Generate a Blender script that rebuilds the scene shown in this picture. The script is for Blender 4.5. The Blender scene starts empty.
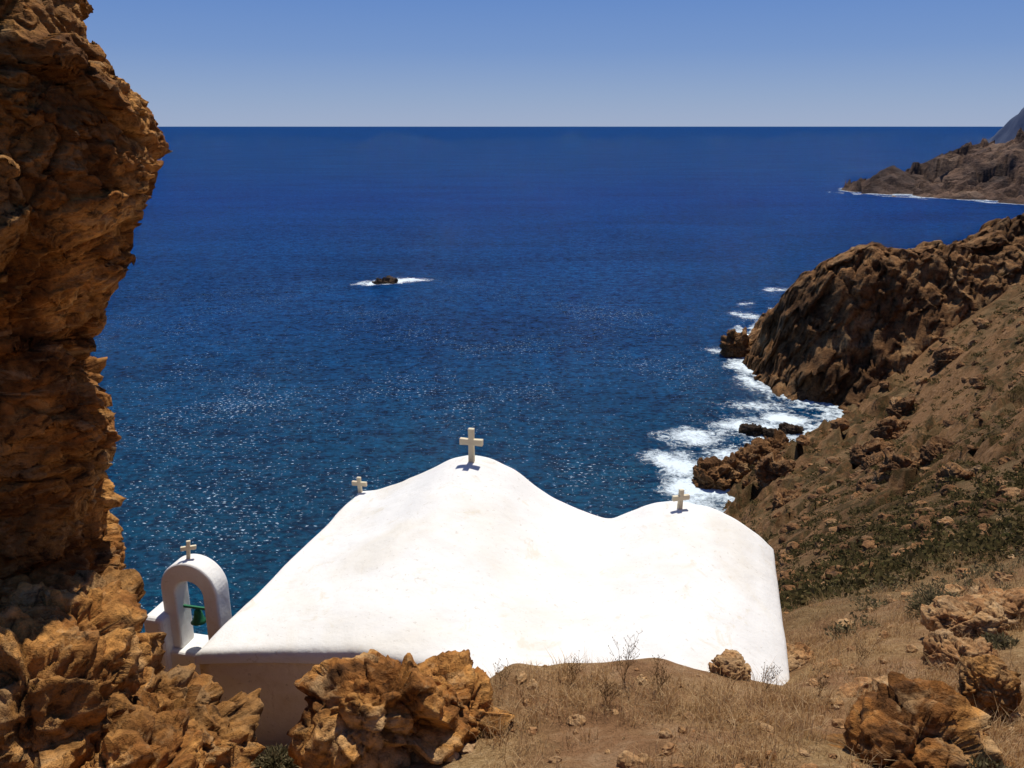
import bpy, bmesh, math, random
import numpy as np
from mathutils import Vector, Matrix
random.seed(3); rng=np.random.default_rng(7)
H=70.0
scene=bpy.context.scene
# ------------------------------------------------------------ noise
def _h(ix,iy,iz,seed):
    h=(ix.astype(np.int64)*374761393+iy.astype(np.int64)*668265263+iz.astype(np.int64)*2147483647+seed*974711)&0xffffffff
    h=((h^(h>>13))*1274126177)&0xffffffff
    h=((h^(h>>16))*2246822519)&0xffffffff
    return (h^(h>>15))&0xffffffff
def perlin(p,seed=0):
    i=np.floor(p).astype(np.int64); f=p-i
    u=f*f*f*(f*(f*6-15)+10)
    out=0
    for dx in (0,1):
        wx=u[:,0] if dx else 1-u[:,0]
        for dy in (0,1):
            wy=u[:,1] if dy else 1-u[:,1]
            for dz in (0,1):
                wz=u[:,2] if dz else 1-u[:,2]
                h=_h(i[:,0]+dx,i[:,1]+dy,i[:,2]+dz,seed)
                gx=(h&1023)/511.5-1; gy=((h>>10)&1023)/511.5-1; gz=((h>>20)&1023)/511.5-1
                out=out+wx*wy*wz*(gx*(f[:,0]-dx)+gy*(f[:,1]-dy)+gz*(f[:,2]-dz))
    return out
def fbm(p,o=4,seed=0,g=.5):
    a=1;s=0
    for k in range(o):
        s=s+a*perlin(p*(2.03**k)+k*17.3,seed+k); a*=g
    return s
def ridged(p,o=4,seed=0,g=.5):
    a=1;s=0
    for k in range(o):
        s=s+a*(1-2.2*np.abs(perlin(p*(2.07**k)+k*11.1,seed+k))); a*=g
    return s
def voro(p,seed=0,facet=False):
    i=np.floor(p).astype(np.int64); n=len(p)
    f1=np.full(n,9.);f2=np.full(n,9.);c=np.zeros(n); tl=np.zeros(n)
    for dx in(-1,0,1):
        for dy in(-1,0,1):
            for dz in(-1,0,1):
                a,b,d=i[:,0]+dx,i[:,1]+dy,i[:,2]+dz
                h=_h(a,b,d,seed)
                q=np.stack([a+(h&1023)/1023.,b+((h>>10)&1023)/1023.,d+((h>>20)&1023)/1023.],1)-p
                r=np.sqrt((q*q).sum(1))
                m=r<f1
                h2=_h(a,b,d,seed+5)
                if facet:
                    t_=((h2&255)/127.5-1)*q[:,0]+(((h2>>8)&255)/127.5-1)*q[:,1]+(((h2>>16)&255)/127.5-1)*q[:,2]
                    tl=np.where(m,t_,tl)
                f2=np.where(m,f1,np.minimum(f2,r)); c=np.where(m,((h2>>7)&1023)/1023.,c); f1=np.where(m,r,f1)
    if facet: return f1,f2,c,tl
    return f1,f2,c
def sstep(a,b,x):
    t=np.clip((x-a)/(b-a),0,1); return t*t*(3-2*t)
def rockdisp(p,scale,seed=0,aniso=(1,1,1.5),fine=True):
    q=p/scale*np.array(aniso)
    w=np.stack([fbm(q*.9+5,2,seed+40),fbm(q*.9+55,2,seed+50),fbm(q*.9+95,2,seed+60)],1)
    q2=q+w*.3
    f1,f2,c,t=voro(q2*1.1,seed,True); e=sstep(0,.08,f2-f1)
    d=.26*(c-.5)+.42*t+.09*(e-1)+.3*fbm(q*.7,2,seed+3)
    f1,f2,c,t=voro(q2*2.9+7,seed+9,True); e=sstep(0,.10,f2-f1)
    d=d+.11*(c-.5)+.17*t+.04*(e-1)
    if fine:
        f1,f2,c,t=voro(q*7.5+3,seed+19,True)
        d=d+.036*(c-.5)+.065*t+.014*fbm(q*12,3,seed+4)
    return d*scale
# ------------------------------------------------------------ mesh helper
def mk(name,v,faces,mat,smooth=True,parent=None):
    v=np.array(v,dtype=np.float32).copy(); v[:,2]+=H
    me=bpy.data.meshes.new(name)
    faces=np.array(faces,dtype=np.int32) if not isinstance(faces,list) else faces
    if isinstance(faces,np.ndarray):
        k=faces.shape[1]; n=len(faces)
        me.vertices.add(len(v)); me.vertices.foreach_set("co",v.ravel())
        me.loops.add(n*k); me.loops.foreach_set("vertex_index",faces.ravel())
        me.polygons.add(n); me.polygons.foreach_set("loop_start",np.arange(0,n*k,k,dtype=np.int32))
        try: me.polygons.foreach_set("loop_total",np.full(n,k,dtype=np.int32))
        except Exception: pass
        me.update(calc_edges=True)
    else:
        me.from_pydata([tuple(map(float,a)) for a in v],[],faces); me.update()
    me.validate()
    me.polygons.foreach_set("use_smooth",np.full(len(me.polygons),smooth))
    me.materials.append(mat)
    o=bpy.data.objects.new(name,me); scene.collection.objects.link(o)
    if parent: o.parent=parent
    return o
def gridfaces(nu,nv,wrap=False):
    i=np.arange(nu-(0 if wrap else 1))[:,None]; j=np.arange(nv-1)[None,:]
    i2=(i+1)%nu
    a=i*nv+j; b=i2*nv+j; c=i2*nv+j+1; d=i*nv+j+1
    return np.stack([a,b,c,d],-1).reshape(-1,4)
def empty(name,loc=(0,0,0)):
    e=bpy.data.objects.new(name,None); e.location=loc; scene.collection.objects.link(e); return e
# ------------------------------------------------------------ materials
class M:
    def __init__(s,name):
        s.m=bpy.data.materials.new(name); s.m.use_nodes=True; s.t=s.m.node_tree; s.t.nodes.clear()
        s.out=s.n('ShaderNodeOutputMaterial')
    def n(s,t,**k):
        x=s.t.nodes.new(t)
        for a,b in k.items():
            if hasattr(x,a): setattr(x,a,b)
            else: x.inputs[a.replace('_',' ')].default_value=b
        return x
    def l(s,a,b): s.t.links.new(a,b)
    def pos(s,scale=(1,1,1)):
        g=s.n('ShaderNodeNewGeometry'); mp=s.n('ShaderNodeMapping'); mp.inputs['Scale'].default_value=scale
        s.l(g.outputs['Position'],mp.inputs[0]); return mp.outputs[0]
    def noise(s,vec,sc,det=4,rough=.5,dist=0):
        x=s.n('ShaderNodeTexNoise'); x.inputs['Scale'].default_value=sc;x.inputs['Detail'].default_value=det
        x.inputs['Roughness'].default_value=rough;x.inputs['Distortion'].default_value=dist
        s.l(vec,x.inputs['Vector']); return x.outputs['Fac']
    def ramp(s,fac,stops):
        r=s.n('ShaderNodeValToRGB'); el=r.color_ramp.elements
        while len(el)<len(stops): el.new(.5)
        for e,(p,c) in zip(el,stops): e.position=p; e.color=(*c,1) if len(c)==3 else c
        s.l(fac,r.inputs[0]); return r.outputs[0]
    def val(s,fac,a,b): return s.ramp(fac,[(a,(0,0,0)),(b,(1,1,1))])
    def mix(s,f,a,b,mode='MIX'):
        x=s.n('ShaderNodeMix',data_type='RGBA',blend_type=mode)
        for sock,v in ((x.inputs[0],f),(x.inputs[6],a),(x.inputs[7],b)):
            if isinstance(v,(int,float)): sock.default_value=v
            elif isinstance(v,tuple): sock.default_value=(*v,1)
            else: s.l(v,sock)
        return x.outputs[2]
    def math(s,op,a,b=0.):
        x=s.n('ShaderNodeMath',operation=op)
        for sock,v in ((x.inputs[0],a),(x.inputs[1],b)):
            if isinstance(v,(int,float)): sock.default_value=v
            else: s.l(v,sock)
        return x.outputs[0]
    def bump(s,h,dist,strength=1,prev=None):
        b=s.n('ShaderNodeBump'); b.inputs['Distance'].default_value=dist;b.inputs['Strength'].default_value=strength
        s.l(h,b.inputs['Height'])
        if prev: s.l(prev,b.inputs['Normal'])
        return b.outputs[0]
    def pbr(s,col,rough=.9,normal=None,spec=.2):
        p=s.n('ShaderNodeBsdfPrincipled')
        if isinstance(col,tuple): p.inputs['Base Color'].default_value=(*col,1)
        else: s.l(col,p.inputs['Base Color'])
        if isinstance(rough,(int,float)): p.inputs['Roughness'].default_value=rough
        else: s.l(rough,p.inputs['Roughness'])
        p.inputs['Specular IOR Level'].default_value=spec
        if normal: s.l(normal,p.inputs['Normal'])
        s.l(p.outputs[0],s.out.inputs[0]); return p

def rock_mat(name,k,cols,dark=(.04,.018,.007),bumpd=.03,pitamt=.6):
    m=M(name); v=m.pos()
    big=m.noise(v,.9*k,4,.6,.6)
    col=m.ramp(big,[(.3,cols[0]),(.43,cols[1]),(.55,cols[2]),(.68,cols[3])])
    fine=m.noise(v,9*k,6,.7)
    col=m.mix(.9,col,m.ramp(fine,[(.3,(.28,.26,.25)),(.5,(.95,.95,.95)),(.7,(1.5,1.46,1.4))]),'MULTIPLY')
    strat=m.noise(m.pos((1,1,3.5)),1.7*k,5,.65,1.0)
    col=m.mix(m.val(strat,.55,.67),col,m.mix(.6,col,cols[3]))
    col=m.mix(m.ramp(m.noise(v,.5*k,3,.6,.3),[(.4,(.9,.9,.9)),(.54,(0,0,0))]),col,m.mix(.6,col,cols[0]))
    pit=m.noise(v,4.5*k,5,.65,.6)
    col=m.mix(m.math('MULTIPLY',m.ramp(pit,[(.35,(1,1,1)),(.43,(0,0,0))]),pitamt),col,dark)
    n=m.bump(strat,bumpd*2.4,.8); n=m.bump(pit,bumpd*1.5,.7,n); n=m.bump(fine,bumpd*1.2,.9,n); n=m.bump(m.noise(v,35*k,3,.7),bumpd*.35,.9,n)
    m.pbr(col,.92,n,.15); return m.m
ORC=[(.09,.038,.012),(.31,.125,.03),(.52,.25,.068),(.53,.33,.15)]
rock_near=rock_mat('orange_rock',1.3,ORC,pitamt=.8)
rock_stone=rock_mat('fieldstone',3,[(.2,.1,.042),(.36,.18,.07),(.42,.25,.11),(.48,.33,.18)],bumpd=.01)
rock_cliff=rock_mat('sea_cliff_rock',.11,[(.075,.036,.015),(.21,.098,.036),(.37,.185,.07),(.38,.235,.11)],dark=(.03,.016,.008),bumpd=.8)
rock_slope=rock_mat('slope_rock',.4,[(.07,.034,.015),(.18,.086,.033),(.3,.15,.058),(.32,.2,.1)],dark=(.03,.018,.01),bumpd=.12)
rock_sea=rock_mat('wet_rock',.3,[(.03,.02,.014),(.05,.033,.02),(.08,.05,.03),(.1,.07,.045)],dark=(.01,.008,.006),bumpd=.2)
rock_far=rock_mat('distant_rock',.025,[(.055,.038,.032),(.10,.06,.042),(.16,.094,.06),(.2,.133,.09)],dark=(.045,.036,.032),bumpd=2.)

def terrain_mat():
    m=M('hillside_soil'); v=m.pos()
    n1=m.noise(v,.35,5,.6,.4); n2=m.noise(v,2.2,6,.7,.3); n3=m.noise(v,14,6,.75)
    soil=m.ramp(n2,[(.3,(.16,.08,.036)),(.5,(.33,.175,.08)),(.68,(.46,.29,.155))])
    straw=m.ramp(n3,[(.3,(.19,.11,.045)),(.5,(.44,.28,.12)),(.7,(.6,.42,.22))])
    near=m.mix(m.val(n1,.44,.6),soil,straw)
    scr=m.ramp(n3,[(.3,(.03,.024,.009)),(.5,(.078,.056,.021)),(.7,(.155,.11,.045))])
    nm=m.noise(v,.16,7,.7,.4)
    bro=m.ramp(nm,[(.3,(.06,.03,.013)),(.5,(.155,.078,.031)),(.7,(.31,.175,.08))])
    bro=m.mix(.85,bro,m.ramp(n2,[(.3,(.4,.4,.4)),(.7,(1.55,1.55,1.55))]),'MULTIPLY')
    far=m.mix(m.math('MULTIPLY',m.val(m.noise(v,.9,7,.75,.5),.47,.55),.85),bro,scr)
    far=m.mix(m.math('MULTIPLY',m.val(m.noise(v,.3,7,.75,.8),.48,.55),.7),far,(.045,.034,.013))
    far=m.mix(m.math('MULTIPLY',m.val(m.noise(v,.07,6,.7,.8),.5,.6),.4),far,(.3,.19,.09))
    g=m.n('ShaderNodeNewGeometry'); sx=m.n('ShaderNodeSeparateXYZ'); m.l(g.outputs['Position'],sx.inputs[0])
    yy=m.math('ADD',m.math('MULTIPLY',sx.outputs[1],1/30.),m.math('MULTIPLY',n1,.25))
    col=m.mix(m.val(yy,.4,.68),near,far)
    sn=m.n('ShaderNodeSeparateXYZ'); m.l(g.outputs['Normal'],sn.inputs[0])
    rk=m.ramp(n2,[(.3,(.1,.05,.021)),(.5,(.26,.135,.055)),(.7,(.37,.22,.115))])
    st=m.math('ADD',sn.outputs[2],m.math('MULTIPLY',m.math('SUBTRACT',n2,.5),.3))
    col=m.mix(m.ramp(st,[(.64,(1,1,1)),(.8,(0,0,0))]),col,rk)
    n=m.bump(m.noise(v,.5,6,.7),1.4,.7); n=m.bump(n2,.28,.8,n); n=m.bump(n3,.07,1,n); n=m.bump(m.noise(v,60,3,.7),.014,.9,n)
    m.pbr(col,.95,n,.1); return m.m
terr=terrain_mat()

def plaster(name,base,stain,amt=.5,bk=1.):
    m=M(name); v=m.pos()
    a=m.noise(v,.8,5,.6,.5); b=m.noise(v,9,5,.6)
    col=m.mix(m.math('MULTIPLY',m.val(a,.48,.7),amt*.8),base,stain)
    c=m.noise(v,2.6,8,.72,.8); col=m.mix(m.math('MULTIPLY',m.val(c,.58,.66),amt*.9),col,stain)
    col=m.mix(m.math('MULTIPLY',m.val(m.noise(v,17,5,.7),.61,.67),amt*.7),col,m.mix(.5,stain,(.25,.2,.15)))
    n=m.bump(m.noise(v,1.6,4,.5),.07*bk,.5); n=m.bump(b,.013*bk,.5,n); n=m.bump(m.noise(v,50,4,.6),.004*bk,.6,n)
    m.pbr(col,.85,n,.2); return m.m
white=plaster('whitewash',(.79,.775,.725),(.68,.61,.47),.6)
wallm=plaster('weathered_limewash',(.82,.73,.6),(.6,.47,.33),.9,1.5)
stonex=plaster('cream_stone',(.68,.6,.42),(.5,.4,.25),.6)
m=M('bell_bronze'); m.pbr((.02,.16,.07),.5,m.bump(m.noise(m.pos(),40,3),.004),.5).inputs['Metallic'].default_value=.3; bellm=m.m
def leafmat(name,c):
    m=M(name); g=m.n('ShaderNodeNewGeometry'); col=m.ramp(g.outputs['Random Per Island'],[(i/(len(c)-1),x) for i,x in enumerate(c)])
    d=m.n('ShaderNodeBsdfDiffuse'); t=m.n('ShaderNodeBsdfTranslucent'); m.l(col,d.inputs[0]); m.l(col,t.inputs[0])
    x=m.n('ShaderNodeMixShader'); x.inputs[0].default_value=.35; m.l(d.outputs[0],x.inputs[1]); m.l(t.outputs[0],x.inputs[2]); m.l(x.outputs[0],m.out.inputs[0]); return m.m
grassm=leafmat('dry_straw',[(.3,.16,.06),(.56,.36,.16),(.7,.5,.27),(.42,.24,.1)])
scrubm=leafmat('scrub_leaf',[(.045,.04,.015),(.09,.07,.028),(.15,.11,.045),(.055,.055,.02)])
bushm=leafmat('bush_leaf',[(.09,.078,.035),(.15,.125,.065),(.22,.17,.09)])
stalkm=leafmat('dry_stalk',[(.18,.11,.05),(.3,.19,.09)])

# ------------------------------------------------------------ terrain
CP=[(0,0,-1.75),(0,-8,1.5),(8,-5,2.5),(-8,-5,2),(0,3,-3.55),(-3,2,-2.6),(4,2,-2.6),(.5,5.1,-4.55),(.5,6.4,-4.86),(3.7,5,-4.45),(-1,5,-4.75),
(-2.6,6.7,-5.95),(-1.7,6.5,-5.75),(-2.2,5.9,-5.6),(-2.9,5.6,-5.4),(-4,5,-4.9),(-6,6,-5),(-8,3,-2),(0,6.95,-4.95),(.56,7.1,-5.07),(1.1,7.15,-5.08),(1.53,7.2,-5.08),(2.3,7.2,-5.3),(2.75,7.4,-5.6),
(.3,8,-6.2),(1.8,8.2,-6.3),(-1.5,8.5,-7),(0,10,-8),(2.5,9,-6.9),(2.5,11,-8.6),(3.3,7.8,-5.56),(3.5,8.6,-6.2),(3.9,9.8,-6.8),(4.8,12,-7.5),
(4.3,8,-5.45),(5.8,11,-6.8),(6.3,9.5,-5.87),(8.5,13,-7.24),(15.3,24,-11.2),(10.4,20,-10.8),(25.4,50,-23.4),(54.9,110,-43.8),(80.7,165,-54.6),
(28.2,45,-17.9),(52.3,85,-28),(81.6,135,-35.8),(107,180,-38.7),(121,200,-40.5),(107,200,-50),(99,202,-60),(81,188,-66.5),(74,190,-71),
(38,100,-47),(55.7,150,-61.8),(11.6,30,-16.7),(40,135,-65.5),(30,130,-74),(5,30,-22),(0,30,-25),(0,15,-13.5),(0,60,-48),(12,60,-40),(22.6,60,-30.6),
(-10,20,-22),(-10,10,-12),(-4,12,-11),(-4,9,-8),(-30,60,-80),(-30,100,-95),(0,120,-80),(42,150,-70.5),(36,152,-75),(55,173,-70.5),(48,178,-75),(60,200,-76),(30,180,-85),
(140,180,-22),(160,130,-5),(80,80,-8),(40,30,-5),(20,8,-1),(12,10,-4.6),(200,220,-15),(0,200,-95),(-60,40,-95),(-60,0,-60),(-20,5,-16),(90,235,-78),(60,235,-90),(20,-10,6)]
CP=np.array(CP,float)
def warp(x,y):
    y=y+1.; r=np.sqrt(x*x+y*y)+1e-6; k=np.log1p(r/4)/r
    return np.stack([x*k,y*k],1),r
def rbf_fit(P,q,sm=1e-4):
    D=np.linalg.norm(P[:,None]-P[None],axis=2)
    n=len(P); A=np.zeros((n+3,n+3)); A[:n,:n]=-D-np.eye(n)*sm; A[:n,n]=1;A[:n,n+1:]=P;A[n:,:n]=A[:n,n:].T
    return np.linalg.solve(A,np.concatenate([q,np.zeros(3)]))
def rbf_eval(P,w,X):
    out=np.zeros(len(X)); n=len(P)
    for s in range(0,len(X),20000):
        x=X[s:s+20000]; D=np.sqrt(((x[:,None]-P[None])**2).sum(2)+1e-4)
        out[s:s+20000]=-D@w[:n]+w[n]+x@w[n+1:]
    return out
Wp,Wr=warp(CP[:,0],CP[:,1]); wT=rbf_fit(Wp,CP[:,2]/(Wr+8))
def ground(x,y):
    X,R=warp(x,y); z=rbf_eval(Wp,wT,X)*(R+8)
    p=np.stack([x,y,np.zeros_like(x)],1)
    for lam in (.25,.6,1.4,3.5,8,18,40):
        amp=.055*lam*(1 if lam<10 else .8)
        wgt=sstep(lam*1.3,lam*5,R)*(1-sstep(lam*60,lam*140,R))
        z=z+wgt*amp*perlin(p/lam,int(lam*10))*1.6
    f=sstep(20,60,R); msk=sstep(-.1,.25,fbm(p/22.,3,77))
    cst=sstep(0,1,(-50-z)/10.)
    q=np.stack([x,y,z],1)
    w=np.maximum(.25+msk*.75,cst*1.3)*f
    idx=w>.01
    if idx.any():
        d=np.zeros(len(x)); qq=q[idx]/8.*np.array([1,1,1.5]); 
        qq=qq+.3*np.stack([fbm(qq+3,2,1),fbm(qq+9,2,2),fbm(qq+19,2,3)],1)
        f1,f2,c,t=voro(qq,31,True); d[idx]=(c-.45)*2.2+t*1.8+(sstep(0,.15,f2-f1)-1)*.6
        f1,f2,c,t=voro(qq*2.8,33,True); d[idx]+=(c-.45)*1.3+t*1.0
        z=z+w*d
    return z
na,nr=560,640
th=np.linspace(math.radians(-95),math.radians(95),na)
th=np.where(th>0,np.abs(th/1.658)**1.1,-np.abs(th/1.658)**1.25)*1.658
R=np.exp(np.linspace(math.log(.7),math.log(262),nr))
T,RR=np.meshgrid(th,R,indexing='ij')
x=(RR*np.sin(T)).ravel(); y=(RR*np.cos(T)-1.).ravel()
z=ground(x,y)
mk('hillside_terrain',np.stack([x,y,z],1),gridfaces(na,nr)[:,::-1],terr)

# headland (near): steep cliff facing the viewer, crest behind ---------------
HC=[(76.5,245,-53.5),(80,236,-46.5),(91,225,-37),(97,225,-36),(104.6,226,-35.5),(121.5,231,-31.5),(142,238,-24.5),(180,240,-10),(260,235,5),
(86,256,-53),(96,256,-48),(107,256,-46),(125,258,-42),(154,262,-32),(200,262,-16),
(75,254,-70.5),(73.5,240,-70.5),(72,228,-70.5),(73,216,-70.5),(78,208,-70),(86,206,-68),(94,207,-64),(102,209,-59),(114,213,-52),(126,217,-45),(142,222,-36),(180,220,-20),
(76,232,-58),(78,222,-60),(84,217,-57),(100,217,-49),
(66,254,-80),(64,240,-82),(63,225,-82),(64,208,-80),(88,318,-82),(125,380,-82),(74,194,-80),(60,200,-86),(160,400,-80),(170,350,-68),(100,316,-70.5),(137,368,-70.5),(90,285,-62),(84,270,-64),(100,290,-58),
(120,300,-56),(150,300,-48),(200,320,-50),(260,330,-40),(260,400,-75),(60,400,-95),(60,300,-95),(100,190,-70),(140,190,-55),(200,190,-30)]
HC=np.array(HC,float); Hp=HC[:,:2]/30.; wH=rbf_fit(Hp,HC[:,2])
def headland(x,y):
    z=rbf_eval(Hp,wH,np.stack([x,y],1)/30.)
    p=np.stack([x,y,z],1)
    q=p@np.array([[.8,0,.6],[0,1,0],[-.6,0,.8]])
    s=q*np.array([.22,.4,1.])/5.
    z=z+1.0*ridged(s,3,150)-.7
    q=q*np.array([.6,.9,1.1])/20.
    q=q+.25*np.stack([fbm(q+3,2,1),fbm(q+9,2,2),fbm(q+19,2,3)],1)
    f1,f2,c,t=voro(q,131,True); z=z+(c-.5)*2.6+t*2.2+(sstep(0,.1,f2-f1)-1)*1.2
    f1,f2,c,t=voro(q*2.7,133,True); z=z+(c-.5)*1.8+t*1.4+(sstep(0,.12,f2-f1)-1)*.5
    f1,f2,c,t=voro(q*7,137,True); z=z+(c-.5)*.6+t*.5
    return z+.4*fbm(p/3.,3,140)
xs=np.arange(58,262,.6); ys=np.concatenate([np.arange(188,262,.42),np.arange(262,402,.95)])
X,Y=np.meshgrid(xs,ys,indexing='ij'); x=X.ravel();y=Y.ravel(); z=headland(x,y)
p3=np.stack([x,y,z],1); pr_=p3@np.array([[.85,0,.53],[0,1,0],[-.53,0,.85]]); qd=pr_/np.array([5,9,13.])
f1,f2,c,t=voro(qd+.25*np.stack([fbm(qd,2,4),fbm(qd+9,2,5),fbm(qd+5,2,6)],1),171,True)
f1b,f2b,cb,tb=voro(qd*2.8,173,True)
dd=(c-.5)*3.4+t*2.2+(sstep(0,.1,f2-f1)-1)*1.1+(cb-.5)*1.3+tb*.9+(sstep(0,.1,f2b-f1b)-1)*.4
x2=x+.8*fbm(p3/4.,3,201)-.45*dd; y2=y+.8*fbm(p3/4.,3,211)-.9*dd
mk('rocky_headland',np.stack([x2,y2,z],1),gridfaces(len(xs),len(ys)),rock_cliff)
# far headland
FC=[(420,960,-38),(400,965,-50),(462,950,-50),(486,950,-30),(508,930,-25),(529,900,-9.4),(600,880,15),(720,880,50),(900,900,60),
(379,972,-70),(398,875,-70),(441,838,-70),(472,785,-70),(360,985,-90),(380,860,-90),(430,815,-90),(465,760,-90),(500,720,-85),(520,850,-40),(480,880,-50),(560,760,-60),
(420,1050,-90),(600,1080,-60),(900,700,-40),(560,820,-35),(350,1080,-95),(430,905,-60)]
FC=np.array(FC,float); Fp=FC[:,:2]/100.; wF=rbf_fit(Fp,FC[:,2])
def farhead(x,y):
    z=rbf_eval(Fp,wF,np.stack([x,y],1)/100.); p=np.stack([x,y,z],1)
    q=p/np.array([38,38,26.]); q=q+.3*np.stack([fbm(q+3,3,1),fbm(q+9,3,2),fbm(q+19,3,3)],1)
    f1,f2,c,t=voro(q,331,True); z=z+(c-.5)*12+t*11
    f1,f2,c,t=voro(q*2.6,333,True); z=z+(c-.5)*6+t*5
    return z-1
xs=np.arange(350,900,2.3); ys=np.arange(720,1080,2.3)
X,Y=np.meshgrid(xs,ys,indexing='ij'); x=X.ravel();y=Y.ravel()
mk('distant_headland',np.stack([x,y,farhead(x,y)],1),gridfaces(len(xs),len(ys)),rock_far)
mm=M('hazy_mountain'); mm.pbr(mm.ramp(mm.noise(mm.pos(),.01,6,.7),[(.35,(.06,.08,.13)),(.65,(.11,.13,.18))]),1,None,0)  # aerial haze put into the base colour as a bluish tint
xs=np.linspace(1740,3400,220); ys=np.linspace(2800,3600,90)
X,Y=np.meshgrid(xs,ys,indexing='ij'); x=X.ravel();y=Y.ravel()
p=np.stack([x,y,0*x],1)
z=-95+(165*sstep(1785,1910,x)+150*sstep(1900,2600,x))*np.exp(-((y-3150)/230)**2)+22*ridged(p/90.,5,9)*np.exp(-((y-3150)/260)**2)*sstep(1790,1870,x)
mk('distant_mountain',np.stack([x,y,z],1),gridfaces(220,90),mm.m)

# ------------------------------------------------------------ sea
m=M('sea_water')
g=m.n('ShaderNodeNewGeometry'); sp=m.n('ShaderNodeSeparateXYZ'); m.l(g.outputs['Position'],sp.inputs[0])
v=m.pos((1,1.5,1)); 
w1=m.noise(v,.17,6,.66,.3); w2=m.noise(v,.6,4,.62,.3); w3=m.noise(v,1.9,3,.6)
big=m.noise(m.pos((.6,1.6,1)),.012,4,.6,.6)
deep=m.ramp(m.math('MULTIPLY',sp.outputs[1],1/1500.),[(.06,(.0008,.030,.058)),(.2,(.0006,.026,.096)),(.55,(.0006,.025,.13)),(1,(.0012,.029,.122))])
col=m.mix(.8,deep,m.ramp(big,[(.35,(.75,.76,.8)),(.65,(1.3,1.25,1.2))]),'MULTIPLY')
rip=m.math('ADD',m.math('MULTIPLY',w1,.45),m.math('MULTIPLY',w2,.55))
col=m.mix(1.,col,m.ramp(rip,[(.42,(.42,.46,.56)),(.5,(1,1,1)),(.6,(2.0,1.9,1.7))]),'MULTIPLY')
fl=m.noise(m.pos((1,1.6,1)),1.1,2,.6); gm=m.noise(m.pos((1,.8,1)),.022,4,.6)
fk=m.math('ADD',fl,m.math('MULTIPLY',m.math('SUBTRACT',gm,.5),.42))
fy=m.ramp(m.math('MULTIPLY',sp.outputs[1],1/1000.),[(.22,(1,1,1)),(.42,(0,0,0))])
col=m.mix(m.math('MULTIPLY',m.math('MULTIPLY',m.val(fk,.665,.715),.7),fy),col,(.6,.72,.8))  # sun glitter painted into the water colour as pale flecks, fading with distance
n=m.bump(w1,3.2,1.); n=m.bump(w2,1.5,1.,n); n=m.bump(w3,.5,1.,n)
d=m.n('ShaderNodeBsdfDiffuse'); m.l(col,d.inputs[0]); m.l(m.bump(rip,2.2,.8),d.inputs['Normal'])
gl=m.n('ShaderNodeBsdfGlossy'); gl.inputs['Roughness'].default_value=.09; gl.inputs['Color'].default_value=(.75,.88,1,1); m.l(n,gl.inputs['Normal'])
fr=m.n('ShaderNodeFresnel'); fr.inputs[0].default_value=1.33; m.l(n,fr.inputs['Normal'])
mx=m.n('ShaderNodeMixShader'); m.l(m.math('MAXIMUM',m.math('MINIMUM',m.math('MULTIPLY',fr.outputs[0],.6),.075),.04),mx.inputs[0])
m.l(d.outputs[0],mx.inputs[1]); m.l(gl.outputs[0],mx.inputs[2]); m.l(mx.outputs[0],m.out.inputs[0])
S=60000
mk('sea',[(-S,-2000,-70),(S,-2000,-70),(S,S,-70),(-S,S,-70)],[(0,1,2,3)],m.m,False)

# foam sheets
fm=M('foam'); at=fm.n('ShaderNodeAttribute',attribute_name='foam')
fn=fm.noise(fm.pos(),.35,9,.75,1.2); fn2=fm.noise(fm.pos(),1.6,6,.75,.6)
a=fm.math('ADD',at.outputs['Fac'],fm.math('MULTIPLY',fm.math('SUBTRACT',fn,.5),1.9)); a=fm.math('ADD',a,fm.math('MULTIPLY',fm.math('SUBTRACT',fn2,.5),.8))
al=fm.val(a,.36,.9)
d=fm.n('ShaderNodeBsdfDiffuse'); d.inputs[0].default_value=(.66,.75,.79,1); tr=fm.n('ShaderNodeBsdfTransparent')
x_=fm.n('ShaderNodeMixShader'); fm.l(al,x_.inputs[0]); fm.l(tr.outputs[0],x_.inputs[1]); fm.l(d.outputs[0],x_.inputs[2]); fm.l(x_.outputs[0],fm.out.inputs[0])
def foam(name,xs,ys,f,lev=-69.95):
    X,Y=np.meshgrid(xs,ys,indexing='ij'); x=X.ravel();y=Y.ravel(); v=f(x,y)
    F=gridfaces(len(xs),len(ys)); keep=(v[F]>.02).any(1); F=F[keep]
    used=np.unique(F); mp=-np.ones(len(x),int); mp[used]=np.arange(len(used))
    o=mk(name,np.stack([x,y,np.full(len(x),lev)],1)[used],mp[F],fm.m)
    at=o.data.attributes.new('foam','FLOAT','POINT'); at.data.foreach_set('value',v[used].astype(np.float32))
def discs(x,y,L):
    p=np.stack([x,y,0*x],1); wx=x+6*fbm(p/12,3,5); wy=y+6*fbm(p/12,3,6)
    v=0*x
    for cx,cy,rx,ry,s in L: v=np.maximum(v,s*np.clip(1.25-np.sqrt(((wx-cx)/rx)**2+((wy-cy)/ry)**2),0,1))
    return v
DL=[(42,184,10,8,.9),(36,168,9,9,.95),(37,155,9,9,1),(34,146,7,8,.85),(50,172,9,9,.9),(57,190,11,8,.95),(68,196,10,6,1),(64,206,9,8,.65),(70,244,6,14,.9),(66,262,6,5,.75),(68,228,6,14,.85),(90,315,6,12,.7),(96,337,5,8,.6),(118,368,10,7,.6),(79,285,5,12,.5),(46,162,8,8,1)]
def f1_(x,y):
    hz=np.maximum(ground(x,y),headland(x,y)); band=sstep(-75.5,-71,hz)*.7
    return np.maximum(band*sstep(130,150,y),discs(x,y,DL))
foam('shore_foam',np.arange(24,170,.9),np.arange(128,399,.9),f1_)
foam('shore_foam',np.arange(340,520,2.),np.arange(740,1010,2.),lambda x,y: sstep(-80,-73,farhead(x,y))*.62,-69.8)
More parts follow.
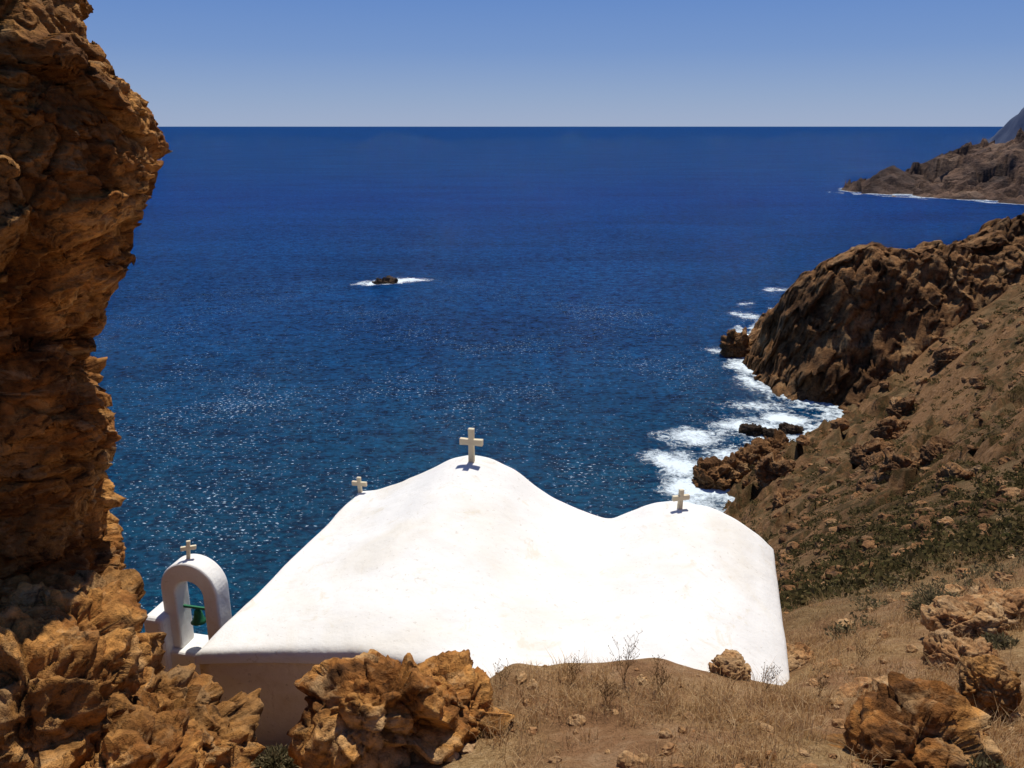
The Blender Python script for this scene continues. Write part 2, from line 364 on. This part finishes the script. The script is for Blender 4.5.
foam('shore_foam',np.arange(-95,-25,1.),np.arange(345,425,1.),lambda x,y: discs(x,y,[(-56,389,12,10,.95),(-49,394,13,8,.85),(-66,384,8,8,.85)]))

# ------------------------------------------------------------ boulders
bm=bmesh.new(); bmesh.ops.create_icosphere(bm,subdivisions=6,radius=1); bm.verts.ensure_lookup_table()
IV=np.array([v.co[:] for v in bm.verts]); IF=np.array([[v.index for v in f.verts] for f in bm.faces]); bm.free()
bm=bmesh.new(); bmesh.ops.create_icosphere(bm,subdivisions=3,radius=1); bm.verts.ensure_lookup_table()
SV=np.array([v.co[:] for v in bm.verts]); SF=np.array([[v.index for v in f.verts] for f in bm.faces]); bm.free()
def boulder(name,c,r,mat,seed=0,scale=None,rot=0,amt=1.):
    c=np.array(c,float); r=np.array(r,float); sc=scale or r.mean()*1.1
    v=np.sign(IV)*np.abs(IV)**.85*r
    ca,sa=math.cos(rot),math.sin(rot); v=v@np.array([[ca,sa,0],[-sa,ca,0],[0,0,1]])
    d=rockdisp(v+seed*3.7,sc,seed)*amt
    nrm=IV/r; nrm/=np.linalg.norm(nrm,axis=1)[:,None]; nrm=nrm@np.array([[ca,sa,0],[-sa,ca,0],[0,0,1]])
    return mk(name,v+nrm*d[:,None]+c,IF,mat,True)
prof=np.array([(3.2,-3.3),(1.6,-3.25),(.92,-3.2),(.64,-3.17),(.38,-3.01),(.04,-2.83),(-.35,-2.86),(-.62,-2.93),(-.87,-3.1),(-1.25,-3.22),(-1.59,-3.42),(-1.95,-3.55),(-2.31,-3.6),(-2.5,-3.53),(-2.98,-3.69),(-3.28,-3.69),(-3.69,-3.73),(-4.3,-3.7),(-5.2,-3.7),(-7,-3.6),(-9,-3.5)])
prof=prof[::-1]
nv_,nh=900,1100
zz=np.linspace(-9,3.2,nv_); xe=np.interp(zz,prof[:,0],prof[:,1])-.12
ph=np.linspace(0,2*np.pi,nh,endpoint=False)
PH,ZZ=np.meshgrid(ph,zz,indexing='ij'); XE=np.broadcast_to(xe,PH.shape)
rx,ry=2.3,1.9
v=np.stack([(XE-rx)+rx*np.cos(PH),6.7+ry*np.sin(PH),ZZ],-1).reshape(-1,3)
cxy=np.cos(PH).ravel(); sxy=np.sin(PH).ravel(); zr=ZZ.ravel()
d=rockdisp(v,1.5,11,(1,1,1.1),False)*.55+rockdisp(v,.5,17,(1,1,1.6))*.58
carve=1.15*sstep(-.7,-1.8,zr)*sstep(-5.0,-3.6,zr)*sstep(.2,-.5,sxy)
nr_=np.stack([cxy*.95,sxy,0*cxy],-1)
v=v+nr_*(d-carve)[:,None]; v[:,2]+=.25*rockdisp(v+30,.8,21,fine=False)
mk('rock_crag',v,gridfaces(nh,nv_,True),rock_near)
B=[((-3.5,5.6,-4.35),(.5,.6,.85)),((-3.5,5.1,-4.35),(.6,.7,.85)),((-2.8,5.6,-4.98),(.46,.5,.57)),((-2.75,4.75,-4.65),(.52,.5,.6)),((-3.9,6.5,-4.7),(.5,.6,.75)),((-2.15,5.15,-5.3),(.48,.5,.4)),((-3.12,6.2,-5.3),(.4,.45,.6)),((-2.45,5.0,-4.97),(.35,.35,.4))]
for i,(c,r) in enumerate(B): boulder('orange_boulder',c,r,rock_near,seed=20+i,scale=.6,rot=i)
boulder('orange_boulder',(-1.05,5.75,-4.8),(.62,.55,.7),rock_near,seed=4,scale=.75,rot=.4,amt=.8)
boulder('orange_boulder',(-.52,5.95,-4.84),(.36,.35,.44),rock_near,seed=9,scale=.45,amt=.8)
boulder('orange_boulder',(2.85,4.95,-4.4),(.5,.45,.48),rock_near,seed=5,scale=.7,rot=1,amt=.6)
boulder('orange_boulder',(3.25,4.9,-4.42),(.25,.3,.25),rock_near,seed=6,scale=.4,rot=1,amt=.6)
boulder('fieldstone',(2.13,6.95,-5.14),(.19,.2,.22),rock_stone,seed=7,amt=.7)
boulder('fieldstone',(4.4,7.0,-5.02),(.3,.3,.24),rock_stone,seed=12,rot=.6,amt=.7)
boulder('orange_boulder',(3.98,5.9,-4.5),(.2,.22,.24),rock_near,seed=8,amt=.8)
boulder('fieldstone',(4.9,7.8,-5.1),(.4,.3,.25),rock_stone,seed=18,amt=.6)
boulder('fieldstone',(3.2,8.2,-5.85),(.3,.2,.1),rock_stone,seed=15,rot=.5,amt=.6)
boulder('fieldstone',(5.6,8.2,-5.2),(.35,.3,.2),rock_stone,seed=16,amt=.6)
boulder('sea_stack',(71,258,-69),(4.4,4,6.5),rock_cliff,seed=33,amt=.7)
boulder('sea_islet',(-59,386,-70),(6,4,1.5),rock_sea,seed=31,amt=1.)
for i,(X_,Y_,r,h) in enumerate([(41.6,158,4.2,3.5),(46,160,3.2,4),(57,187,2.5,1.6),(61,185,2.,1.3),(67,188,2.6,1.4),(53,169,4,3.6),(58,172,4,4),(49,164,3.5,4.5)]):
    boulder('sea_rock',(X_,Y_,-69.8),(r,r,h),rock_sea if i in(2,3,4) else rock_cliff,seed=40+i,rot=i,amt=.9)
for i,(X_,Y_,r,h) in enumerate([(33,65,2.2,1.9),(35.5,64,1.6,1.3),(52,112,2.6,2.2),(62,128,3.,2.6),(22,38,1.0,.8),(70,140,3,2.2),(45,95,2.,1.5),(90,165,3.2,2.6),(40,110,2.5,2),(48,140,3.5,3)]):
    zg=float(ground(np.array([float(X_)]),np.array([float(Y_)]))[0]); boulder('hillside_outcrop',(X_,Y_,zg-.1*h),(r,r*.8,h),rock_slope,seed=60+i,rot=i*1.3,amt=.9)
def scatter(name,n,xr,yr,rr,mat,seed,cond=None,sink=.3):
    r_=np.random.default_rng(seed); y=np.exp(r_.uniform(math.log(yr[0]),math.log(yr[1]),n)); x=y*r_.uniform(xr[0],xr[1],n)
    z=ground(x,y)
    V=[];F=[];k=0
    for i in range(n):
        if cond and not cond(x[i],y[i]): continue
        rad=math.exp(r_.uniform(math.log(rr[0]),math.log(rr[1])))*(1+y[i]/22.)
        s=r_.uniform(.6,1.2,3)*np.array([1,1,.7])*rad
        a=r_.uniform(0,6.3); ca,sa=math.cos(a),math.sin(a)
        v=SV+.0; f1,f2,c=voro(v*1.1+r_.uniform(0,99),3); v=v*(1+.55*(c-.5)+.15*fbm(v*2.5+i,3,8))[:,None]*s
        v=v@np.array([[ca,sa,0],[-sa,ca,0],[0,0,1]])+np.array([x[i],y[i],z[i]+s[2]*sink])
        V.append(v);F.append(SF+k);k+=len(v)
    return mk(name,np.concatenate(V),np.concatenate(F),mat,False)
def offroof(x,y):
    s=(x+3.2)*.975-(y-7.5)*.22; t=(x+3.2)*.22+(y-7.5)*.975
    return not(-.1<s<6.1 and .2<t<4.3)
scatter('scattered_stones',520,(-.35,.8),(4.3,16),(.012,.06),rock_stone,1,offroof)
scatter('scattered_stones',34,(.42,.9),(6,22),(.06,.14),rock_stone,5,offroof)
scatter('hillside_boulders',850,(.28,.9),(16,205),(.03,.2),rock_slope,2,sink=.05)

# ------------------------------------------------------------ vegetation
def blades(name,base,hmin,hmax,w,mat,seed,lean=.5):
    r_=np.random.default_rng(seed); n=len(base)
    h=r_.uniform(hmin,hmax,n); a=r_.uniform(0,2*np.pi,n); l=r_.uniform(.1,lean,n)*h
    d=np.stack([np.cos(a),np.sin(a),0*a],1); b=a+r_.uniform(.8,2.2,n); s=np.stack([np.cos(b),np.sin(b),0*b],1)*(w*r_.uniform(.6,1.3,n))[:,None]
    up=np.array([0,0,1.])
    p0=base-s;p1=base+s;mid=base+d*(l*.3)[:,None]+up*(h*.6)[:,None]
    p2=mid+s*.7;p3=mid-s*.7;tip=base+d*l[:,None]+up*h[:,None]
    V=np.stack([p0,p1,p2,p3,tip],1).reshape(-1,3); k=np.arange(n)[:,None]*5
    F=np.concatenate([k+np.array([[0,1,2]]),k+np.array([[0,2,3]]),k+np.array([[3,2,4]])])
    return mk(name,V,F,mat,False)
r_=np.random.default_rng(5)
nt=4600
ty=np.exp(r_.uniform(math.log(4.6),math.log(19),nt)); tx=ty*r_.uniform(-.2,.82,nt)
den=fbm(np.stack([tx,ty,0*tx],1)/1.1,3,91); ok=(den+r_.uniform(-.25,.25,nt)+np.where(tx/ty>.3,.16,-.08))>0.06
ok&=np.array([offroof(a,b) for a,b in zip(tx,ty)])
tx,ty=tx[ok],ty[ok]
nb=26; hs=np.repeat(r_.uniform(.4,1.8,len(tx)),nb); tx=np.repeat(tx,nb); ty=np.repeat(ty,nb); sp_=.045+.02*ty/8
tx=tx+r_.normal(0,1,len(tx))*sp_; ty=ty+r_.normal(0,1,len(ty))*sp_
blades('dry_grass',np.stack([tx,ty,ground(tx,ty)-.01],1),.03*hs,.15*hs,.0028,grassm,2,1.1)
def clumps(name,n,xr,yr,rad,mat,seed,per=46,leaf=.16,cond=None):
    r_=np.random.default_rng(seed); y=np.exp(r_.uniform(math.log(yr[0]),math.log(yr[1]),n)); x=y*r_.uniform(xr[0],xr[1],n)
    n=len(x); z=ground(x,y); R=rad*r_.uniform(.5,1.5,n)*(1+y/60)
    C=np.repeat(np.stack([x,y,z],1),per,0); RR=np.repeat(R,per)
    d=r_.normal(0,1,(n*per,3)); d/=np.linalg.norm(d,axis=1)[:,None]; d[:,2]=np.abs(d[:,2])*.6
    P=C+d*(RR*r_.uniform(.45,1.05,n*per))[:,None]
    a=r_.normal(0,1,(n*per,3));a/=np.linalg.norm(a,axis=1)[:,None]; b=np.cross(a,r_.normal(0,1,(n*per,3))); b/=np.linalg.norm(b,axis=1)[:,None]
    L=(RR*leaf*r_.uniform(.6,1.4,n*per))[:,None]
    V=np.stack([P-a*L,P+b*L*.45,P+a*L,P-b*L*.45],1).reshape(-1,3)
    return mk(name,V,np.arange(n*per*4).reshape(-1,4),mat,False)
clumps('hillside_scrub',3400,(.29,.95),(13,200),.22,scrubm,3,per=40,leaf=.2)
clumps('thorny_bush',110,(.45,.9),(9,16),.15,bushm,4,per=90,leaf=.14)
def bush(c,r,seed):
    r_=np.random.default_rng(seed); n=2600
    d=r_.normal(0,1,(n,3)); d/=np.linalg.norm(d,axis=1)[:,None]; d[:,2]=np.abs(d[:,2])*.8
    rr=r*(1+.35*fbm(d*2+seed,3,seed))*r_.uniform(.4,1.05,n)
    P=np.array(c)+d*rr[:,None]; a=d+r_.normal(0,.5,(n,3)); b=np.cross(a,r_.normal(0,1,(n,3))); b/=np.linalg.norm(b,axis=1)[:,None]
    L=.03; V=np.stack([P-a*L,P+b*L*.3,P+a*L,P-b*L*.3],1).reshape(-1,3)
    mk('thorny_bush',V,np.arange(n*4).reshape(-1,4),bushm,False)
bush((3.15,4.5,-4.3),.28,3); bush((4.9,7.2,-5.1),.25,4); bush((5.6,9.5,-6.1),.4,6); bush((-2.2,6.4,-5.75),.2,5)
def stalkplant(c,h,n,seed):
    r_=random.Random(seed); V=[];F=[]
    def seg(a,b,w):
        a=np.array(a);b=np.array(b);d=b-a; s=np.cross(d,(0,1,0)); s=s/(np.linalg.norm(s)+1e-9)*w; t=np.cross(d,s); t=t/(np.linalg.norm(t)+1e-9)*w
        k=len(V)
        for q,ww in((a,1),(b,.6)):
            for e in(s,t-s*.5,-t-s*.5): V.append(q+e*ww)
        for i in range(3): j=(i+1)%3; F.append((k+i,k+j,k+3+j,k+3+i))
    for i in range(n):
        a=r_.uniform(0,6.28); l=r_.uniform(.05,.5); p=np.array(c,float); hh=h*r_.uniform(.5,1)
        d=np.array([math.cos(a)*l,math.sin(a)*l,1.])
        for k in range(6):
            q=p+d*hh/6+np.array([r_.gauss(0,.008),r_.gauss(0,.008),0]); seg(p,q,.003*(1-k*.1)); 
            if k>1:
                for _ in range(2):
                    b=r_.uniform(0,6.28); e=q+np.array([math.cos(b)*.05,math.sin(b)*.05,.05])*r_.uniform(.5,1.3); seg(q,e,.0016); seg(e,e+np.array([0,0,.01]),.004)
            p=q
    mk('dried_thistle',V,F,stalkm,False)
for i,(X_,Y_,h,n) in enumerate([(1.0,6.35,.45,9),(.55,6.5,.25,7),(1.25,6.1,.3,9),(.8,6.0,.25,8),(-.1,6.5,.2,5),(2.3,6.4,.25,6),(3.6,7.4,.3,6),(2.75,6.3,.2,6)]):
    zg=float(ground(np.array([X_]),np.array([Y_]))[0]); stalkplant((X_,Y_,zg-.02),h,n,i)

# ------------------------------------------------------------ chapel
ax=np.array([.9752,-.2213]); bx=np.array([.2213,.9752]); O=np.array([-3.2,7.5])
far=np.array([(0,-5.22),(.25,-5.19),(.66,-5.03),(1.14,-4.76),(1.45,-4.56),(1.77,-4.47),(2.05,-4.51),(2.42,-4.64),(2.71,-4.87),(2.95,-5.02),(3.36,-5.18),(3.76,-5.27),(4.0,-5.13),(4.34,-4.96),(4.71,-4.9),(5.15,-4.94),(5.49,-5.09),(5.85,-5.33),(6,-5.5)])
nea=np.array([(0,-5.28),(.8,-5.12),(1.77,-4.98),(2.6,-5.03),(3.4,-5.17),(3.76,-5.2),(4.2,-5.17),(4.8,-5.15),(5.4,-5.32),(5.8,-5.55),(6,-5.72)])
def smoothprof(P,s):
    f=lambda q: np.interp(q,P[:,0],P[:,1])
    return sum(f(np.clip(s+o,0,6)) for o in np.linspace(-.1,.1,9))/9
def roofz(s,t):
    w=np.clip(t/4.1,0,1)**.75
    p=np.stack([s,t,0*s],1)
    return smoothprof(nea,s)*(1-w)+smoothprof(far,s)*w+.04*fbm(p*.9,3,50)+.006*fbm(p*4,2,52)
def skew(s,t):
    return -.14*np.clip(1-t/4.1,0,1)*np.clip(1-s/3.,0,1)
def rxy(s,t):
    s=np.asarray(s,float);t=np.asarray(t,float); q=s+skew(s,t)+.03*fbm(np.stack([s*.7+1,t*1.1,s*0],1),2,71)
    return O+q[:,None]*ax+t[:,None]*bx
def rarr(Lg,n): 
    u=np.concatenate([[0,0,.012,.04,.09],np.linspace(.15,Lg-.15,n),[Lg-.09,Lg-.04,Lg-.012,Lg,Lg]])
    d=np.zeros(len(u)); dd=[.15,.085,.035,.01,.0]; d[:5]=dd; d[-5:]=dd[::-1]; return u,d
us,ds=rarr(6.0,150); ut,dt=rarr(4.1,110)
U,T=np.meshgrid(us,ut,indexing='ij'); DD=np.maximum(ds[:,None],dt[None,:]).ravel(); s=U.ravel();t=T.ravel()
z=roofz(s,t)-DD
xy=rxy(s,t)
chap=empty('whitewashed_chapel',(0,9,H-6))
def par(o,p): 
    bpy.context.view_layer.update(); o.parent=p; o.matrix_parent_inverse=p.matrix_world.inverted()
par(mk('vaulted_roof',np.column_stack([xy,z]),gridfaces(len(us),len(ut)),white),chap)
i_=.03; pts=[]
for a in np.linspace(i_,6-i_,50): pts.append((a,i_))
for a in np.linspace(i_,4.1-i_,40)[1:]: pts.append((6-i_,a))
for a in np.linspace(6-i_,i_,50)[1:]: pts.append((a,4.1-i_))
for a in np.linspace(4.1-i_,i_,40)[1:-1]: pts.append((i_,a))
pts=np.array(pts); n_=len(pts); top=roofz(pts[:,0],pts[:,1])-.12
rows=[top]+[top+( -9.5-top)*k/14 for k in range(1,15)]
V=np.concatenate([np.column_stack([rxy(pts[:,0],pts[:,1])+.012*fbm(np.column_stack([pts,r])*1.5,3,3)[:,None],r]) for r in rows])
F=[]
for k in range(14):
    for i in range(n_): j=(i+1)%n_; F.append((k*n_+i,(k+1)*n_+i,(k+1)*n_+j,k*n_+j))
par(mk('walls',V,np.array(F),wallm),chap)
def crossmesh(c,h,w,b,th,name,parent=None,yaw=-.22,tilt=0):
    yb=h*.62
    P=[(-b,0),(b,0),(b*.9,yb-b),(w,yb-b*1.1),(w,yb+b*1.1),(b*.9,yb+b),(b,h),(-b,h),(-b*.9,yb+b),(-w,yb+b*1.1),(-w,yb-b*1.1),(-b*.9,yb-b)]
    ca,sa=math.cos(yaw),math.sin(yaw); V=[]
    for y_ in(-th,th):
        for (px,pz) in P:
            px2=px+tilt*pz; V.append((c[0]+px2*ca-y_*sa,c[1]+px2*sa+y_*ca,c[2]+pz))
    n=len(P); F=[tuple(range(n)),tuple(range(2*n-1,n-1,-1))]+[(i+n,(i+1)%n+n,(i+1)%n,i) for i in range(n)]
    o=mk(name,V,F,stonex,False)
    bv=o.modifiers.new('b','BEVEL'); bv.width=.008; bv.segments=2
    if parent: par(o,parent)
    return o
def onroof(s,t): 
    xy=rxy([s],[t])[0]; return (xy[0],xy[1],float(roofz(np.array([s]),np.array([t]))[0])-.03)
c=onroof(1.84,3.85); crossmesh(c,.52,.165,.042,.035,'stone_cross')
c=onroof(.06,4.0); crossmesh(c,.27,.115,.03,.025,'stone_cross',tilt=-.05)
c=onroof(4.72,3.85); crossmesh(c,.31,.12,.032,.028,'stone_cross',yaw=.25,tilt=.04)
# bell gable
bg=empty('bell_gable',(-3.85,9.0,H-6)); G=np.array([-3.87,9.0]); z0=-6.2
def gpt(u,w,z): p=G+u*ax+w*bx; return (p[0],p[1],z)
Ho,Wo=.83,.38; Wi=.185
no=25
outer=[(-Wo,0)]+[(-Wo*math.cos(a),Ho+Wo*math.sin(a)) for a in np.linspace(0,math.pi,no)]+[(Wo,0)]
inner=[(-Wi,0)]+[(-Wi*math.cos(a),.78+Wi*math.sin(a)) for a in np.linspace(0,math.pi,no)]+[(Wi,0)]
V=[];n=len(outer); tw=.14
for w_ in(-tw,tw):
    for q in outer: V.append(gpt(q[0],w_,z0+q[1]))
    for q in inner: V.append(gpt(q[0],w_,z0+q[1]))
F=[]
for i in range(n-1):
    F.append((i,n+i,n+i+1,i+1)); F.append((2*n+i,2*n+i+1,3*n+i+1,3*n+i))
    F.append((i,i+1,2*n+i+1,2*n+i)); F.append((n+i,3*n+i,3*n+i+1,n+i+1))
F+=[(0,2*n,3*n,n),(n-1,2*n-1,4*n-1,3*n-1)]
o=mk('arch',V,F,white,False); b=o.modifiers.new('b','BEVEL'); b.width=.03;b.segments=3;b.limit_method='ANGLE'; par(o,bg)
def block(name,u0,u1,w0,w1,za,zb,mat,parent,bev=.04):
    V=[gpt(u,w,z) for z in(za,zb) for (u,w) in((u0,w0),(u1,w0),(u1,w1),(u0,w1))]
    o=mk(name,V,[(3,2,1,0),(4,5,6,7),(0,1,5,4),(1,2,6,5),(2,3,7,6),(3,0,4,7)],mat,False)
    b=o.modifiers.new('b','BEVEL'); b.width=bev;b.segments=3; par(o,parent)
block('base_wall',-.5,.45,-.22,.22,-9.5,z0+.01,white,bg)
block('side_pier',-.58,-.3,-.3,.2,-9.5,z0+.5,white,bg,.06)
c=gpt(-.04,0,z0+Ho+Wo-.02); crossmesh(c,.25,.09,.024,.02,'finial_cross',bg,tilt=.1,yaw=.3)
pr=[(0,.17),(.03,.17),(.045,.15),(.055,.09),(.075,.03),(.1,0),(.09,0),(.05,.06),(0,.14)]
V=[];nn=20
for r,hh in pr:
    for k in range(nn): a=2*math.pi*k/nn; q=gpt(r*math.cos(a),r*math.sin(a),z0+.34+hh); V.append(q)
F=[(i*nn+k,i*nn+(k+1)%nn,(i+1)*nn+(k+1)%nn,(i+1)*nn+k) for i in range(len(pr)-1) for k in range(nn)]
par(mk('bell',V,F,bellm),bg)
block('bell_beam',-.21,.21,-.015,.015,z0+.52,z0+.55,bellm,bg,.003)

# ------------------------------------------------------------ light, sky
el,az=math.radians(65),math.radians(18)
sv=Vector((math.sin(az)*math.cos(el),math.cos(az)*math.cos(el),math.sin(el)))
sun=bpy.data.lights.new('sun','SUN'); sun.energy=4.7; sun.angle=math.radians(.53); sun.color=(1,.945,.86)
so=bpy.data.objects.new('sun',sun); so.rotation_euler=sv.to_track_quat('Z','Y').to_euler(); so.location=(0,0,200); scene.collection.objects.link(so)
w=bpy.data.worlds.new('World'); scene.world=w; w.use_nodes=True; nt_=w.node_tree; bg_=nt_.nodes['Background']
sk=nt_.nodes.new('ShaderNodeTexSky'); sk.sky_type='NISHITA'; sk.sun_disc=False; sk.sun_elevation=el; sk.sun_rotation=az
sk.air_density=1.0; sk.dust_density=.3; sk.ozone_density=1.5
STR=.07
tc=nt_.nodes.new('ShaderNodeTexCoord'); se=nt_.nodes.new('ShaderNodeSeparateXYZ'); nt_.links.new(tc.outputs['Generated'],se.inputs[0])
rp=nt_.nodes.new('ShaderNodeValToRGB'); e=rp.color_ramp.elements
for k_ in range(3): e.new(.5)
for q,(p_,c_) in zip(e,[(0,(.33,.42,.61)),(.03,(.265,.375,.6)),(.08,(.165,.29,.59)),(.15,(.1,.225,.565)),(1,(.02,.06,.24))]): q.position=p_; q.color=(*c_,1)
nt_.links.new(se.outputs[2],rp.inputs[0])
sc_=nt_.nodes.new('ShaderNodeVectorMath'); sc_.operation='SCALE'; sc_.inputs[3].default_value=1/STR; nt_.links.new(rp.outputs[0],sc_.inputs[0])
mx_=nt_.nodes.new('ShaderNodeMix'); mx_.data_type='RGBA'; mx_.inputs[0].default_value=.9
nt_.links.new(sk.outputs[0],mx_.inputs[6]); nt_.links.new(sc_.outputs[0],mx_.inputs[7])
nt_.links.new(mx_.outputs[2],bg_.inputs[0]); bg_.inputs[1].default_value=STR
cam=bpy.data.cameras.new('camera'); co=bpy.data.objects.new('camera',cam); scene.collection.objects.link(co)
co.location=(0,0,H); co.rotation_euler=(math.radians(90-17.2),0,0); cam.sensor_width=36; cam.lens=835/1024*36
cam.clip_start=.05; cam.clip_end=150000; scene.camera=co
scene.view_settings.view_transform='Standard'; scene.view_settings.look='None'; scene.view_settings.exposure=0
